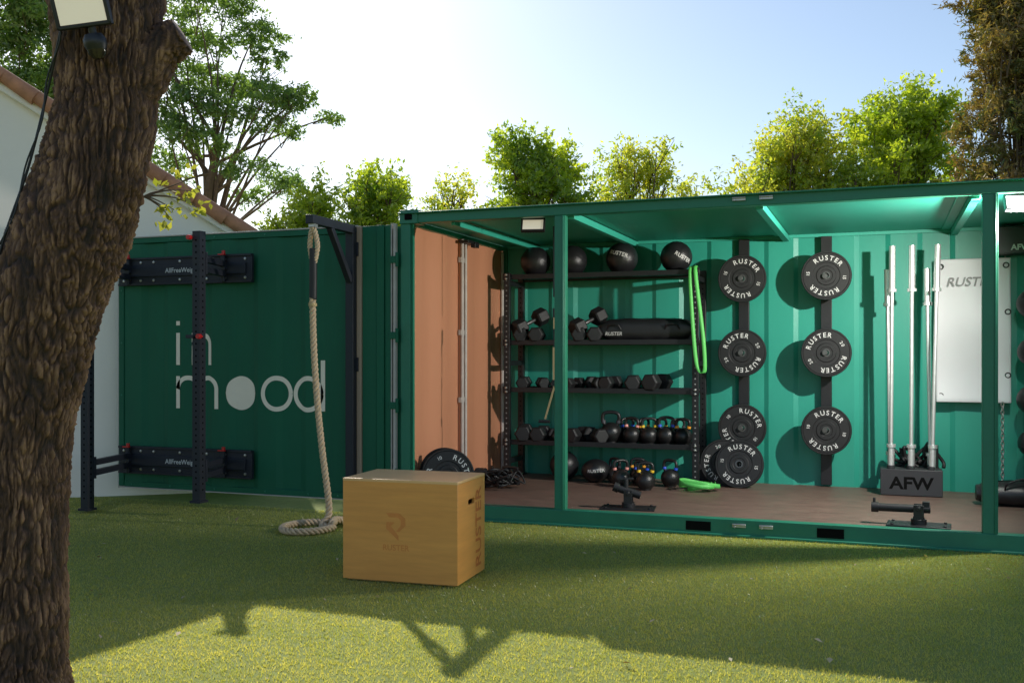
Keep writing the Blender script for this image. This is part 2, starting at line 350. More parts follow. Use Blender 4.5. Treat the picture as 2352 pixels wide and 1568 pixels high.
# ------------------------------------------------------------ white building (local X along the gable wall, local Y into the house)
ang=math.atan2(.603,.798)
bd=root('white_house','white rendered house gable with terracotta tiled roof edge','house',(-3.29,.045,0),(0,0,ang))
RS=-3.5; ZR=4.14+.62*2.61-.17; rz=lambda s:ZR-.62*abs(s-RS); SE=1.6
mb=MB(); poly=[(-9.3,0),(SE-.05,0),(SE-.05,rz(SE)),(RS,ZR),(-9.3,rz(-9.3))]
mb.prism(poly,7.0,Matrix.Translation((0,7,0))@Matrix.Rotation(rad(90),4,'X')); mb.build('wall','plaster',bd,smooth=False)
mb=MB()
for s in (1,-1):
    e_=(SE+.08-RS) if s>0 else 5.9
    a=Vector((RS,3.45,ZR+.05)); b=Vector((RS+s*e_,3.45,ZR-.62*e_+.05)); mb.beam(a,b,7.2,.05)
rf=mb.build('roof','tile',bd)
mb=MB()
for s in (1,-1):
    d=Vector((s*1,0,-.62)).normalized(); u=.0
    while u<(5.75 if s>0 else 6.8):
        for yy in (-.10,.10,.30):
            c=Vector((RS,yy,ZR+.065))+d*u; j=random.uniform(-.008,.008)
            mb.tube([c+Vector((0,j,.014)),c+d*.40+Vector((0,-j,-.004))],[.065,.078],12)
        u+=.34
mb.build('verge_tiles','tile',rf,ang=50)
mb=MB()
for s in (1,-1):
    e_=(SE-RS) if s>0 else 5.8
    mb.beam(Vector((RS,-.04,ZR-.03)),Vector((RS+s*e_,-.04,ZR-.03-.62*e_)),.08,.08)
mb.build('verge_moulding','plaster',bd,bevel=.01)

# ------------------------------------------------------------ background trees
def branch(mb,a,b,r0,r1,bend=.15,n=6):
    a=Vector(a);b=Vector(b);m=(a+b)/2+Vector((random.uniform(-1,1),random.uniform(-1,1),random.uniform(.1,1)))*bend*(b-a).length
    P=[a*(1-t)**2+m*2*t*(1-t)+b*t*t for t in [i/n for i in range(n+1)]]
    mb.tube(P,[r0+(r1-r0)*i/n for i in range(n+1)],7)
def leaves(clumps,dens,ls,asp=.45,sub=14,flat=.7,spread=.5,up=0):
    Vs=[];tints=[]
    for (c,r) in clumps:
        S=rng.normal(size=(sub,3)); S/=np.linalg.norm(S,axis=1)[:,None]; S*= (rng.random((sub,1))**.4)*r*1.1; S[:,2]*=flat
        out=S/ (np.linalg.norm(S,axis=1)[:,None]+1e-9); out[:,2]+=up; S+=np.array(c); k=int(dens*r*r/sub*4)
        tt=rng.random(sub)
        for q,t0,od in zip(S,tt,out):
            kk=max(3,int(k*rng.uniform(.3,1.7)))
            u=rng.random((kk,1)); tw=od+rng.normal(size=3)*.5; 
            p=q+tw*(u-.3)*r*spread*1.3+rng.normal(size=(kk,3))*np.array([1,1,.7])*r*spread*.30
            ax=rng.normal(size=(kk,3))+od*.6; ax[:,2]-=.3; ax/=np.linalg.norm(ax,axis=1)[:,None]
            bx=np.cross(ax,rng.normal(size=(kk,3))+np.array([0,0,1.0])); bx/=np.linalg.norm(bx,axis=1)[:,None]+1e-9
            l=(ls*rng.uniform(.6,1.3,kk))[:,None]
            V=np.stack([p-ax*l*.5,p+bx*l*asp*.5+ax*l*.02,p+ax*l*.5,p-bx*l*asp*.5+ax*l*.02],1)
            Vs.append(V); tints.append(np.clip(t0*.5+rng.random(kk)*.5,0,1))
    V=np.concatenate(Vs); return V,len(V),np.concatenate(tints)
def tree(name,label,base,clumps,lm,dens=900,ls=.10,trunk_r=.12,fork=.45,**kw):
    base=Vector(base); t=root(name,label,'tree',base)
    cl=[((Vector(c)-base),r) for c,r in clumps]
    cen=sum((c for c,r in cl),Vector())/len(cl); zlow=min(c.z for c,r in cl)
    f=Vector((cen.x*.5,cen.y*.5,max(.6,zlow*fork+.2))); mb=MB(); branch(mb,(0,0,-.05),f,trunk_r,trunk_r*.8,.03)
    f2=Vector((cen.x*.9,cen.y*.9,cen.z*.85)); branch(mb,f,f2,trunk_r*.8,trunk_r*.4,.08)
    for c,r in cl:
        s=f.lerp(f2,random.uniform(.1,1))
        branch(mb,s,c,trunk_r*.22,.010,.12)
        for k in range(4):
            e=c+Vector((random.gauss(0,1),random.gauss(0,1),random.gauss(0,.6)))*r*.6; branch(mb,c.lerp(s,.15),e,.010,.004,.15,4)
    mb.build('trunk','bark2',t)
    V,n,ti=leaves([(tuple(c),r) for c,r in cl],dens,ls,**kw); c=rawmesh('crown',V,n,4,lm,ti); c.parent=t
    return t
LM_a=leafmat('feathery_leaf',(.07,.14,.045),(.24,.36,.10),.58,tm=(1.5,1.5,.6),gloss=.08)
LM_g=leafmat('bright_leaf',(.09,.20,.022),(.52,.60,.08),.62,tm=(1.8,1.7,.5),gloss=.08)
LM_y=leafmat('yellowing_leaf',(.20,.33,.045),(.64,.58,.12),.62,tm=(1.6,1.6,.6))
LM_c=leafmat('cypress_leaf',(.06,.12,.035),(.36,.22,.09),.38)
k_=1.375
A=[(-5.36,6.67,.42),(-4.87,6.85,.45),(-4.31,6.74,.42),(-4.03,6.3,.28),(-5.15,6.04,.42),(-4.59,5.83,.38),(-4.03,5.66,.34),(-3.61,5.5,.30),(-3.22,5.36,.26),(-2.98,5.26,.2),(-3.35,5.2,.22),(-3.75,5.35,.3),(-4.31,5.2,.36),(-3.75,4.99,.30),(-3.45,4.9,.22),(-5.43,5.3,.4),(-5.08,4.78,.36),(-4.59,4.7,.3),(-4.03,4.25,.34),(-3.61,4.10,.3),(-3.4,4.0,.25),(-4.35,4.05,.28),(-5.57,4.5,.38),(-5.3,4.0,.25),(-5.0,5.45,.3),(-4.75,5.3,.3),(-5.6,5.9,.4),(-5.7,7.1,.5),(-4.8,7.3,.45),(-6.2,6.6,.4),(-6.2,5.6,.4),(-4.75,6.35,.35),(-5.75,6.4,.4),(-5.3,5.0,.35)]
tree('acacia_tree','tall feathery green tree with open layered crown behind house',site(-5.2*k_,22.2),[(site(l*k_,22+random.uniform(-1.2,1.2),1.375+(z-1.375)*k_),r*k_) for l,z,r in A],LM_a,dens=1150,ls=.115,asp=.34,trunk_r=.2,fork=.5,flat=.5,sub=36,spread=.40)
Bc=[(-7.9,6.7,.6),(-7.4,6.1,.5),(-8.1,6.0,.6),(-7.6,7.2,.6),(-8.5,6.6,.6),(-7.0,6.6,.4),(-7.0,5.7,.35),(-8.3,5.4,.4),(-7.7,5.6,.4)]
tree('acacia_tree','dark green leafy tree above white house roof',site(-7.8*k_,23),[(site(l*k_,22.5+random.uniform(-.6,.6),1.375+(z-1.375)*k_),r*k_) for l,z,r in Bc],LM_a,dens=1500,ls=.13,asp=.4,trunk_r=.18,sub=34)
def bush(lat,dep,ztop,hw,k,zb=2.3):
    C=[]
    for i in range(k):
        u=(i+.5)/k; z=zb+(ztop-zb-.25)*u**.8; w_=hw*(1-.55*max(0,u-.5)/.5)*.82
        C.append((site(lat+random.uniform(-1,1)*w_,dep+random.uniform(-.6,.6),z),random.uniform(.2,.36)*(hw/.8)**.4))
    return C
T=[('leafy_tree','bright green bushy tree behind the container roof',-2.14,16,4.5,.7,30,LM_g,1900,.085),
('leafy_tree','low yellow-green tree beside the house roof',-3.45,16.5,4.15,.75,30,LM_g,1800,.085),
('young_tree','sparse tree with yellowing autumn leaves',-1.05,18,4.75,.55,24,LM_y,1000,.08),
('leafy_tree','dense bright green rounded tree behind the container',.44,17,5.15,1.0,50,LM_g,2000,.09),
('young_tree','airy tree with yellow and brown leaves',2.2,18,5.2,.9,40,LM_y,1050,.085),
('young_tree','thin sparse yellow-green sapling',3.20,18,4.75,.5,20,LM_y,950,.08),
('young_tree','wide airy yellow-green tree behind container roof',4.95,17,5.4,1.35,64,LM_y,1150,.085),
('leafy_tree','low bright shrub between the taller trees',5.95,16.5,4.95,.8,28,LM_g,1500,.085),
('leafy_tree','dense sunlit green tree beside the cypress',6.85,17.3,5.9,1.3,64,LM_g,2000,.09)]
for nm,lb,la,dp,zt,hw,k,lmm,dn,ls in T:
    tree(nm,lb,site(la,dp),bush(la,dp,zt,hw,k),lmm,dens=dn,ls=ls,trunk_r=.07,sub=20,flat=.9,up=.4)
C=[]
for i in range(120):
    z=1.2+ (i/120)*8.3; w_=.76*(1-max(0,(z-4.5)/7.5)); C.append((site(7.28+random.uniform(-1,1)*w_,14.2+random.uniform(-.6,.6),z),random.uniform(.24,.40)))
tree('cypress_tree','tall browning cypress tree with drooping foliage',site(7.35,14.2),C,LM_c,dens=2900,ls=.10,asp=.24,trunk_r=.09,sub=22,flat=1.3,up=.8)

# ------------------------------------------------------------ old tree trunk near the viewpoint
TP=[(.547,-4.651,-.05,.29),(.555,-4.648,.12,.238),(.59,-4.636,.55,.214),(.625,-4.622,1.055,.200),(.73,-4.583,1.58,.208),(.848,-4.539,1.93,.216),(.94,-4.505,2.28,.192),(.965,-4.497,2.55,.196),(.961,-4.497,2.80,.21),(.93,-4.50,3.3,.20),(.90,-4.52,4.0,.19)]
ot=root('old_tree','thick old leaning tree trunk with deeply furrowed brown bark','tree',(.547,-4.651,0))
bk=bpy.data.materials.new('furrowed_bark'); bk.use_nodes=True; N=bk.node_tree.nodes; Lk=bk.node_tree.links; p=N['Principled BSDF']; p.inputs['Roughness'].default_value=.75
at=N.new('ShaderNodeAttribute'); at.attribute_name='ridge'; cr=N.new('ShaderNodeValToRGB'); Lk.new(at.outputs['Fac'],cr.inputs[0])
cr.color_ramp.elements[0].position=.12; cr.color_ramp.elements[0].color=(.013,.007,.005,1); cr.color_ramp.elements[1].position=.95; cr.color_ramp.elements[1].color=(.30,.165,.092,1)
e=cr.color_ramp.elements.new(.5); e.color=(.10,.047,.026,1)
n1=N.new('ShaderNodeTexNoise'); n1.inputs['Scale'].default_value=70; n1.inputs['Detail'].default_value=8; tcn=N.new('ShaderNodeTexCoord'); mpn=N.new('ShaderNodeMapping'); mpn.inputs['Scale'].default_value=(1,1,.4); Lk.new(tcn.outputs['Object'],mpn.inputs[0]); Lk.new(mpn.outputs[0],n1.inputs['Vector'])
mxx=N.new('ShaderNodeMix'); mxx.data_type='RGBA'; mxx.blend_type='OVERLAY'; mxx.inputs[0].default_value=.7; Lk.new(cr.outputs[0],mxx.inputs[6]); Lk.new(n1.outputs['Fac'],mxx.inputs[7])
Lk.new(mxx.outputs[2],p.inputs['Base Color'])
bp=N.new('ShaderNodeBump'); bp.inputs['Strength'].default_value=1; bp.inputs['Distance'].default_value=.008; Lk.new(n1.outputs['Fac'],bp.inputs['Height']); Lk.new(bp.outputs[0],p.inputs['Normal'])
def bark_tube(path,nu,per,origin,amp=.02,cap=False):
    S=spline([Vector(p[:3]) for p in path],per); R=[v.x for v in spline([Vector((p[3],0,0)) for p in path],per)]
    V=[];F=[];A=[];o=Vector(origin); up=None; K=len(S)
    for i in range(K):
        t=(S[min(i+1,K-1)]-S[max(i-1,0)]).normalized()
        if up is None: up=Vector((1,0,0)) if abs(t.x)<.7 else Vector((0,0,1))
        up=(up-t*up.dot(t)).normalized(); w_=t.cross(up); r=R[i]
        for j in range(nu):
            a=2*pi*j/nu; d=up*math.cos(a)+w_*math.sin(a); q=S[i]+d*r
            wv=noise.noise_vector(q*4)*.016+noise.noise_vector(q*22)*.004
            ql=Vector((q.x,q.y,q.z*.16))+Vector((wv.x,wv.y,wv.z*.5))
            ds,_=noise.voronoi(ql*62); e1=min(1,(ds[1]-ds[0])*2.0)
            ds2,_=noise.voronoi((Vector((q.x,q.y,q.z*.35))+wv)*115); e2=min(1,(ds2[1]-ds2[0])*2.0)
            rg=abs(noise.noise(Vector((q.x*30,q.y*30,q.z*4.2))+wv*55)); rg=min(1,rg*5.0)
            big=noise.noise(q*2.2)*.018+noise.noise(q*5.5)*.008; h=(e1*.45+e2*.2+.35)*(.35+.65*rg)
            V.append(q+d*(big+(h-.5)*amp)-o); A.append(max(0,min(1,h*(.85+.55*noise.noise(q*9)+.1))))
    for i in range(K-1):
        for j in range(nu): F.append((i*nu+j,i*nu+(j+1)%nu,(i+1)*nu+(j+1)%nu,(i+1)*nu+j))
    if cap: F.append(tuple((K-1)*nu+j for j in range(nu)))
    return V,F,A
def bark_obj(name,path,nu,per,amp=.02,cap=False):
    V,F,A=bark_tube(path,nu,per,(.547,-4.651,0),amp,cap); me=bpy.data.meshes.new(name); me.from_pydata(V,[],F); me.materials.append(bk)
    a=me.attributes.new('ridge','FLOAT','POINT'); a.data.foreach_set('value',A); me.polygons.foreach_set('use_smooth',[True]*len(F)); me.update()
    o=bpy.data.objects.new(name,me); COL.objects.link(o); o.parent=ot; return o
bark_obj('trunk',TP,520,60,.030)
c0=Vector((.961,-4.497,2.55)); rt=Vector((.9373,.3486,0))
bark_obj('cut_limb',[(*(c0+rt*.02+Vector((0,0,-.16))),.13),(*(c0+rt*.12+Vector((0,0,-.05))),.12),(*(c0+rt*.20+Vector((0,0,.05))),.10),(*(c0+rt*.30+Vector((0,0,.11))),.072)],150,18,.022,True)
bark_obj('limb',[(.93,-4.50,3.0,.16),(1.1,-4.40,3.5,.14),(1.35,-4.3,4.1,.12)],90,14,.018,True)
bark_obj('limb',[(.92,-4.50,3.2,.15),(.65,-4.55,3.7,.13),(.35,-4.6,4.3,.11)],90,14,.018,True)
sp=[]; mb=MB(); s0=Vector((.96,-4.46,2.02))-Vector((.547,-4.651,0))+rt*.12
for k in range(8):
    e_=s0+rt*random.uniform(.06,.24)+Vector((0,0,random.uniform(-.14,.08))); branch(mb,s0,e_,.004,.0015,.2,5); sp.append((tuple(e_),.05))
shoot=mb.build('shoot','bark2',ot)
V,n,ti=leaves(sp,1500,.035,.6,sub=4); cc=rawmesh('shoot_leaves',V,n,4,leafmat('young_leaf',(.16,.2,.03),(.45,.45,.09),.5),ti); cc.parent=shoot
cb=[]
for z,l in ((2.62,-.10),(2.4,-.165),(2.1,-.18),(1.8,-.18),(1.45,-.14),(1.1,-.08),(.6,-.09)):
    for a_,b_ in zip(TP[:-1],TP[1:]):
        if a_[2]<=z<=b_[2]: t_=(z-a_[2])/(b_[2]-a_[2]); P_=[a_[i]+(b_[i]-a_[i])*t_ for i in range(4)]
    rr=P_[3]+.024; f_=math.sqrt(max(0,rr*rr-l*l)); cb.append(Vector((P_[0],P_[1],z))+rt*l+Vector((.3486,-.9373,0))*f_)
mb=MB(); mb.tube(spline(cb,8),.005,8); mb.tube([q+Vector((.012*math.sin(i*.7),-.004,0)) for i,q in enumerate(spline(cb[:4],8))],.0035,6)
o=mb.build('power_cable','cable'); tag(o,'thin black power cable running down the tree trunk','cable')

# ------------------------------------------------------------ floodlights
def floodlight(name_label,loc,rot,w_,h_,lens,group,sensor=False):
    r=root('floodlight',name_label,'floodlight',loc,rot,group)
    mb=MB(); mb.box((0,0,0),(w_,.03,h_)); mb.box((0,.022,0),(w_*.8,.02,h_*.75))
    for i in range(7): mb.box((-w_*.35+i*w_*.7/6,.04,0),(.006,.025,h_*.7))
    for sx in (-1,1): mb.box((sx*(w_/2-.006),-.018,0),(.012,.01,h_))
    for sz in (-1,1): mb.box((0,-.018,sz*(h_/2-.006)),(w_,.01,.012))
    mb.build('housing','black',r,bevel=.003)
    mb=MB(); mb.box((0,-.0165,0),(w_-.03,.004,h_-.03)); mb.build('lamp_glass',lens,r,smooth=False)
    mb=MB(); mb.box((0,.03,h_/2+.03),(w_*.7,.03,.006)); 
    for sx in (-1,1): mb.box((sx*w_*.35,.03,h_/4+.015),(.006,.03,h_/2+.03))
    mb.build('bracket','black',r,bevel=.001)
    if sensor:
        mb=MB(); mb.cyl((0.02,-.0,-h_/2-.0),(0.02,-.0,-h_/2-.03),.014,14); mb.lathe([(0,0),(.03,0),(.042,.03),(.042,.05),(.03,.07)],Matrix.Translation((.02,-.0,-h_/2-.095)),24); mb.build('motion_sensor_housing','black',r)
        mb=MB(); mb.lathe([(0,-.03),(.02,-.024),(.034,-.006),(.036,.012)],Matrix.Translation((.02,-.0,-h_/2-.09)),24); mb.build('motion_sensor_lens','glass',r)
    return r
floodlight('black floodlight with motion sensor fixed to the tree trunk',(1.09,-4.775,2.675),(rad(14),rad(-9),rad(24)),.20,.16,'lens','outdoor floodlights',True)
floodlight('small black floodlight hung under the container roof rail',(1.16,.13,2.455),(rad(-25),0,rad(12)),.20,.12,'lens','outdoor floodlights')
floodlight('lit white floodlight under the container roof',(4.86,.22,2.46),(rad(-28),0,rad(6)),.34,.13,'lenslit','outdoor floodlights')
sp_=bpy.data.lights.new('flash_standin_spot','SPOT'); sp_.energy=580; sp_.spot_size=rad(165); sp_.spot_blend=1; sp_.shadow_soft_size=.03; sp_.color=(1,.95,.88)  # spot added at the floodlight for hard wall shadows of an off-view flash
spo=bpy.data.objects.new('flash_standin_spot',sp_); COL.objects.link(spo); spo.location=(4.86,.16,2.36)
spo.rotation_euler=(Vector((.0,1.3,.6))-spo.location).to_track_quat('-Z','Y').to_euler()

# ------------------------------------------------------------ folding rack on the side door
fr=root('folding_squat_rack','black wall-mounted folding squat rack opened in front of door','gym rack',(-2.1,-.3,.02))
O=Vector((2.1,.3,-.02))
def lp(x,y,z): return Vector((x,y,z))+O
for z in (2.17,.39):
    mb=MB(); mb.box(lp(-2.21,-.055,z),(1.5,.03,.26)); 
    for sz in (-1,1): mb.box(lp(-2.21,-.075,z+sz*.12),(1.5,.02,.02))
    mb.box(lp(-2.21,-.078,z-.0),(1.38,.02,.10))
    b_=mb.build('mounting_board','navy',fr,bevel=.003)
    mb=MB()
    for x in (-2.9,-2.7,-2.55,-2.25,-1.95,-1.75,-1.53):
        for sz in (-1,1): mb.lathe([(0,.01),(.012,.008),(.014,0)],Matrix.Translation(lp(x,-.07,z+sz*.085))@RY,8)
    bo=mb.build('bolts','steel',b_)
    mb=MB(); mb.text('AllFreeWeight',.062,XZ(0)); mb.v=[tuple(Vector(q)+lp(-2.22,-.0905,z-.02)) for q in mb.v]; lo=mb.build('lettering','white',b_,smooth=False)
for (ux,uy,pv) in ((-1.61,-.62,-1.75),(-2.67,-.78,-2.83)):
    z0=.03 if ux<-2 else .13
    mb=MB(); mb.box(lp(ux,uy,(z0+2.44)/2),(.078,.078,2.44-z0)); mb.box(lp(ux,uy,z0-.0),(.11,.11,.02))
    for k in range(44):
        zz=z0+.10+k*.052
        if zz<2.4: mb.lathe([(0,.001),(.009,.001)],Matrix.Translation(lp(ux,uy-.0395,zz))@RY,10,mi=1); mb.box(lp(ux+.0395,uy,zz),(.001,.016,.016),mi=1)
    mb.build('upright',['navy','dark'],fr,bevel=.003)
    for z in (2.17,.39):
        mb=MB(); mb.beam(lp(pv,-.09,z+.04),lp(ux,uy+.04,z+.04),.05,.05); mb.beam(lp(pv,-.09,z-.05),lp(ux,uy+.04,z-.05),.05,.05)
        mb.cyl(lp(pv,-.10,z-.12),lp(pv,-.10,z+.12),.022,14); mb.box(lp(pv,-.10,z+.0),(.07,.05,.03)); mb.box(lp(ux,uy+.05,z),(.09,.02,.19)); mb.build('swing_arm','navy',fr,bevel=.002)
        mb=MB(); mb.cyl(lp(pv+.02,-.12,z+.13),lp(pv+.02,-.12,z+.16),.016,14); mb.box(lp(pv,-.12,z+.125),(.07,.03,.012)); mb.build('locking_pin','red',fr,bevel=.002)
for (x,y,z) in ((-1.66,-.67,2.385),(-1.56,-.67,1.54),(-2.61,-.83,1.52)):
    mb=MB(); mb.cyl((lp(x,y,z)),(lp(x,y-.035,z)),.022,16); mb.cyl(lp(x,y-.03,z),lp(x,y+.03,z),.01,10); mb.build('adjusting_knob','red',fr,bevel=.004)
mb=MB(); mb.box(lp(-1.66,-.66,1.54),(.08,.05,.03)); mb.build('bar_catch','navy',fr,bevel=.003)

# rope rig
rg=root('rope_rig','black steel bracket with long arm and diagonal brace','gym rig',(-.42,-.05,.15)); O=Vector((.42,.05,-.15))
mb=MB(); mb.box(lp(-.445,-.07,1.32),(.075,.06,2.34)); 
for z in (.25,1.3,2.3): mb.box(lp(-.445,-.045,z),(.12,.012,.12))
mb.build('wall_post','navy',rg,bevel=.003)
mb=MB(); mb.beam(lp(-.44,-.06,2.47),lp(-.42,-.78,2.47),.07,.07); mb.build('arm','navy',rg,bevel=.003)
mb=MB(); mb.beam(lp(-.44,-.10,2.02),lp(-.42,-.46,2.44),.05,.05); mb.build('brace','navy',rg,bevel=.003)
mb=MB(); mb.box(lp(-.42,-.72,2.425),(.05,.06,.03)); mb.tube([lp(-.42+.02*math.cos(a),-.72,2.39+.03*math.sin(a)) for a in [i*2*pi/16 for i in range(16)]],.006,8,closed=True); mb.build('eye_bolt','steel',rg)
# rope
rp=root('climbing_rope','thick twisted beige climbing rope hanging to a coil on grass','rope',(-.33,-.85,.0)); O=Vector((.33,.85,0))
def twist(path,R=.0125,off=.0165,pitch=.12,n=8):
    mb=MB(); P=[Vector(q) for q in path]; s=0; fr_=[]; up=None
    for i in range(len(P)):
        t=(P[min(i+1,len(P)-1)]-P[max(i-1,0)]).normalized()
        if up is None: up=t.orthogonal().normalized()
        up=(up-t*up.dot(t)).normalized(); 
        if i: s+=(P[i]-P[i-1]).length
        fr_.append((P[i],up.copy(),t.cross(up),s))
    for k in range(3):
        mb.tube([p+ (u*math.cos(2*pi*(s/pitch+k/3))+w__*math.sin(2*pi*(s/pitch+k/3)))*off for p,u,w__,s in fr_],R,n)
    return mb
pth=[(-.42,-.72,2.05),(-.425,-.72,1.78),(-.412,-.72,1.4),(-.378,-.725,1.0),(-.325,-.735,.6),(-.27,-.74,.25),(-.258,-.755,.10),(-.27,-.83,.035)]
for i in range(15):
    a=rad(15-i*26); pth.append((-.35+.19*math.cos(a),-.90+.23*math.sin(a),.033+(.03 if i>12 else 0)))
pth+=[(-.20,-.74,.075),(-.16,-.62,.04),(-.20,-.52,.033),(-.28,-.50,.033),(-.30,-.60,.035)]
S=spline([lp(*q) for q in pth],20)
mb=twist(S); mb.build('rope','rope',rp,ang=60)
lpth=[(-.425,-.72,2.12),(-.45,-.72,2.25),(-.44,-.72,2.36),(-.42,-.72,2.40),(-.40,-.72,2.36),(-.38,-.72,2.25),(-.41,-.72,2.12)]
mb=twist(spline([lp(*q) for q in lpth],10),.010,.012,.09); mb.build('eye_loop','rope',rp,ang=60)
mb=MB(); mb.tube(spline([lp(-.42,-.72,2.24),lp(-.42,-.72,2.2),lp(-.42,-.72,2.0),lp(-.422,-.72,1.86),lp(-.423,-.72,1.84)],6),[.028]*2+[.031]*21+[.030]*2,16); mb.build('sleeve','rubber',rp)
mb=MB(); mb.tube([lp(-.424,-.72,1.80),lp(-.425,-.72,1.775)],.034,16); mb.build('whipping','strap',rp)

# ------------------------------------------------------------ plyometric box
bx=root('plyometric_box','orange birch plywood jump box standing on the grass','plyometric box',(1.13,-2.035,.0),(0,0,rad(3.2)),None)
mb=MB(); t=.018
mb.box((0,-.25+t/2,.312),(.75,t,.6)); b_=mb.build('front_panel','wood',bx,bevel=.002)
mb=MB(); mb.box((0,.25-t/2,.312),(.75,t,.6)); mb.build('back_panel','wood',bx,bevel=.002)
mb=MB(); mb.box((-.375+t/2+.001,0,.31),(t,.5-2*t-.002,.596)); mb.build('side_panel','wood',bx,bevel=.002)
x1=.374; x0=x1-t; hy,hz_,r_=.060,.017,.017; zc=.31+.17; Yh=.231; zb,zt=.012,.608
mb=MB()
rects=[(-Yh,Yh,zb,zc-hz_),(-Yh,Yh,zc+hz_,zt),(-Yh,-hy,zc-hz_,zc+hz_),(hy,Yh,zc-hz_,zc+hz_)]
for xx in (x1,x0):
    for a,b,c,d in rects: mb.add([(xx,a,c),(xx,b,c),(xx,b,d),(xx,a,d)],[(0,1,2,3)])
    for sy in (-1,1):
        for sz in (-1,1):
            cy_=sy*(hy-r_); pts=[(xx,sy*hy,zc+sz*hz_)]+[(xx,cy_+sy*r_*math.cos(q),zc+sz*r_*math.sin(q)) for q in [pi/2*i/6 for i in range(7)]]
            mb.add(pts,[(0,i,i+1) for i in range(1,7)])
ol=[(hy-r_+r_*math.cos(q),zc+r_*math.sin(q)) for q in [-pi/2+pi*i/10 for i in range(11)]]+[(-(hy-r_)-r_*math.cos(q),zc-r_*math.sin(q)) for q in [-pi/2+pi*i/10 for i in range(11)]]
K=len(ol); mb.add([(x1,a,b) for a,b in ol]+[(x0,a,b) for a,b in ol],[(i,(i+1)%K,K+(i+1)%K,K+i) for i in range(K)])
pan=mb.build('side_panel','wood',bx,smooth=False)
mb=MB(); mb.text('RUSTER',.145,lambda a,b:Vector((.3757,-b+.175,a+.31)),0)
lo=mb.build('lettering','woodprint2',pan,smooth=False)
mb=MB(); mb.box((0,0,.618),(.752,.502,.018)); mb.build('top_panel','woodtop',bx,bevel=.003)
mb=MB(); mb.box((0,0,.008),(.70,.45,.012)); mb.build('bottom_panel','woodtop',bx)
mb=MB(); Mx=Matrix.Translation((-.02,-.2505,.35))@RY
for poly in ([(-.065,.075),(.02,.075),(.06,.045),(.06,.0),(.02,-.035),(.0,-.035),(.03,.0),(.03,.035),(.01,.05),(-.045,.05)],
             [(-.065,.02),(-.01,.02),(-.035,-.005),(.015,-.06),(.015,-.09),(-.065,-.02)]):
    mb.prism(poly,.0008,Mx)
mb.text('RUSTER',.05,lambda a,b:Vector((a-.02,-.2512,b+.20))); lo=mb.build('emblem','woodprint',b_,smooth=False)

# ------------------------------------------------------------ bumper plates
def plate_proto(num,loc,rot,label,R=.228,th=.05,group='bumper plates'):
    r=root('bumper_plate',label,'weight plate',loc,rot,group)
    mb=MB(); h=th/2
    mb.lathe([(.026,-h+.004),(.055,-h+.004),(.06,-h),(.085,-h),(.092,-h+.008),(.12,-h+.008),(.126,-h+.002),(R-.022,-h+.002),(R-.018,-h+.006),(R-.014,-h),(R-.005,-h),(R,-h+.007),(R,h-.007),(R-.005,h),(R-.014,h),(R-.018,h-.006),(R-.022,h-.002),(.126,h-.002),(.12,h-.008),(.092,h-.008),(.085,h),(.06,h),(.055,h-.004),(.026,h-.004)],RY,64)
    mb.build('rubber_disc','rubber',r,ang=25)
    mb=MB(); mb.lathe([(.0255,-h+.002),(.036,-h+.002),(.036,-h+.006)],RY,32); mb.lathe([(.036,h-.006),(.036,h-.002),(.0255,h-.002),(.0255,-h+.002)],RY,32); mb.build('hub','dsteel',r)
    mb=MB(); y=-h+.0005
    def ring(s,phi0,size,Rr):
        ws=[(TC[c][3]-TC[c][2])*size+size*.16 for c in s]; tot=sum(ws); a=phi0+tot/2/Rr
        for c,wc in zip(s,ws):
            ph=a-wc/2/Rr; a-=wc/Rr; ca,sa=math.cos(ph),math.sin(ph)
            mb.text(c,size,lambda u,v:Vector((Rr*ca+v*ca+u*sa, y, Rr*sa+v*sa-u*ca)))
    ring('RUSTER',pi/2,.062,.145); ring('RUSTER',-pi/2,.062,.145); ring(num,0,.042,.15); ring(num,pi,.042,.15)
    mb.build('lettering','white',r,smooth=False); return r
rotY=lambda a:(0,rad(a),0)
PR={}
lab='black rubber bumper plate with white lettering hung on wall rail'
for col,(X_,zs,rs) in {'a':(2.61,(2.119,1.404,.682),(20,-25,40)),'b':(3.385,(2.126,1.404,.677),(8,-30,12))}.items():
    for num,z,a in zip(('15','20','10'),zs,rs):
        loc=(X_,2.10,z)
        if num not in PR: PR[num]=plate_proto(num,loc,rotY(a),lab)
        else: copy_thing(PR[num],loc,rotY(a))
copy_thing(PR['15'],(2.60,1.98,.12+.222),(rad(-11),rad(10),rad(-4)),'black bumper plate leaning on others on the container floor')
copy_thing(PR['20'],(2.44,2.08,.12+.222),(rad(-9),rad(70),rad(-3)),'black bumper plate standing against the wall on floor')
copy_thing(PR['10'],(.36,.19,.12+.224),(rad(-8),rad(65),rad(14)),'black bumper plate with white lettering standing on container floor')
copy_thing(PR['10'],(.285,.28,.12+.224),(rad(-8),rad(20),rad(4)),'black bumper plate standing behind another near terracotta door')
for X_ in (2.60,3.375):
    wr=root('plate_storage_rail','black vertical wall rail with pegs holding bumper plates','wall storage',(X_,2.33,.13),group='plate storage rails')
    mb=MB(); mb.box((0,0,1.2),(.10,.05,2.38)); mb.build('rail','black',wr,bevel=.003)
    for z in (2.12,1.404,.68):
        mb=MB(); mb.cyl((0,-.02,z-.13),(0,-.28,z-.13),.0245,20); mb.lathe([(0,.0),(.02,0),(.0245,-.004)],Matrix.Translation((0,-.282,z-.13))@RY,20); mb.build('peg','dsteel',wr)

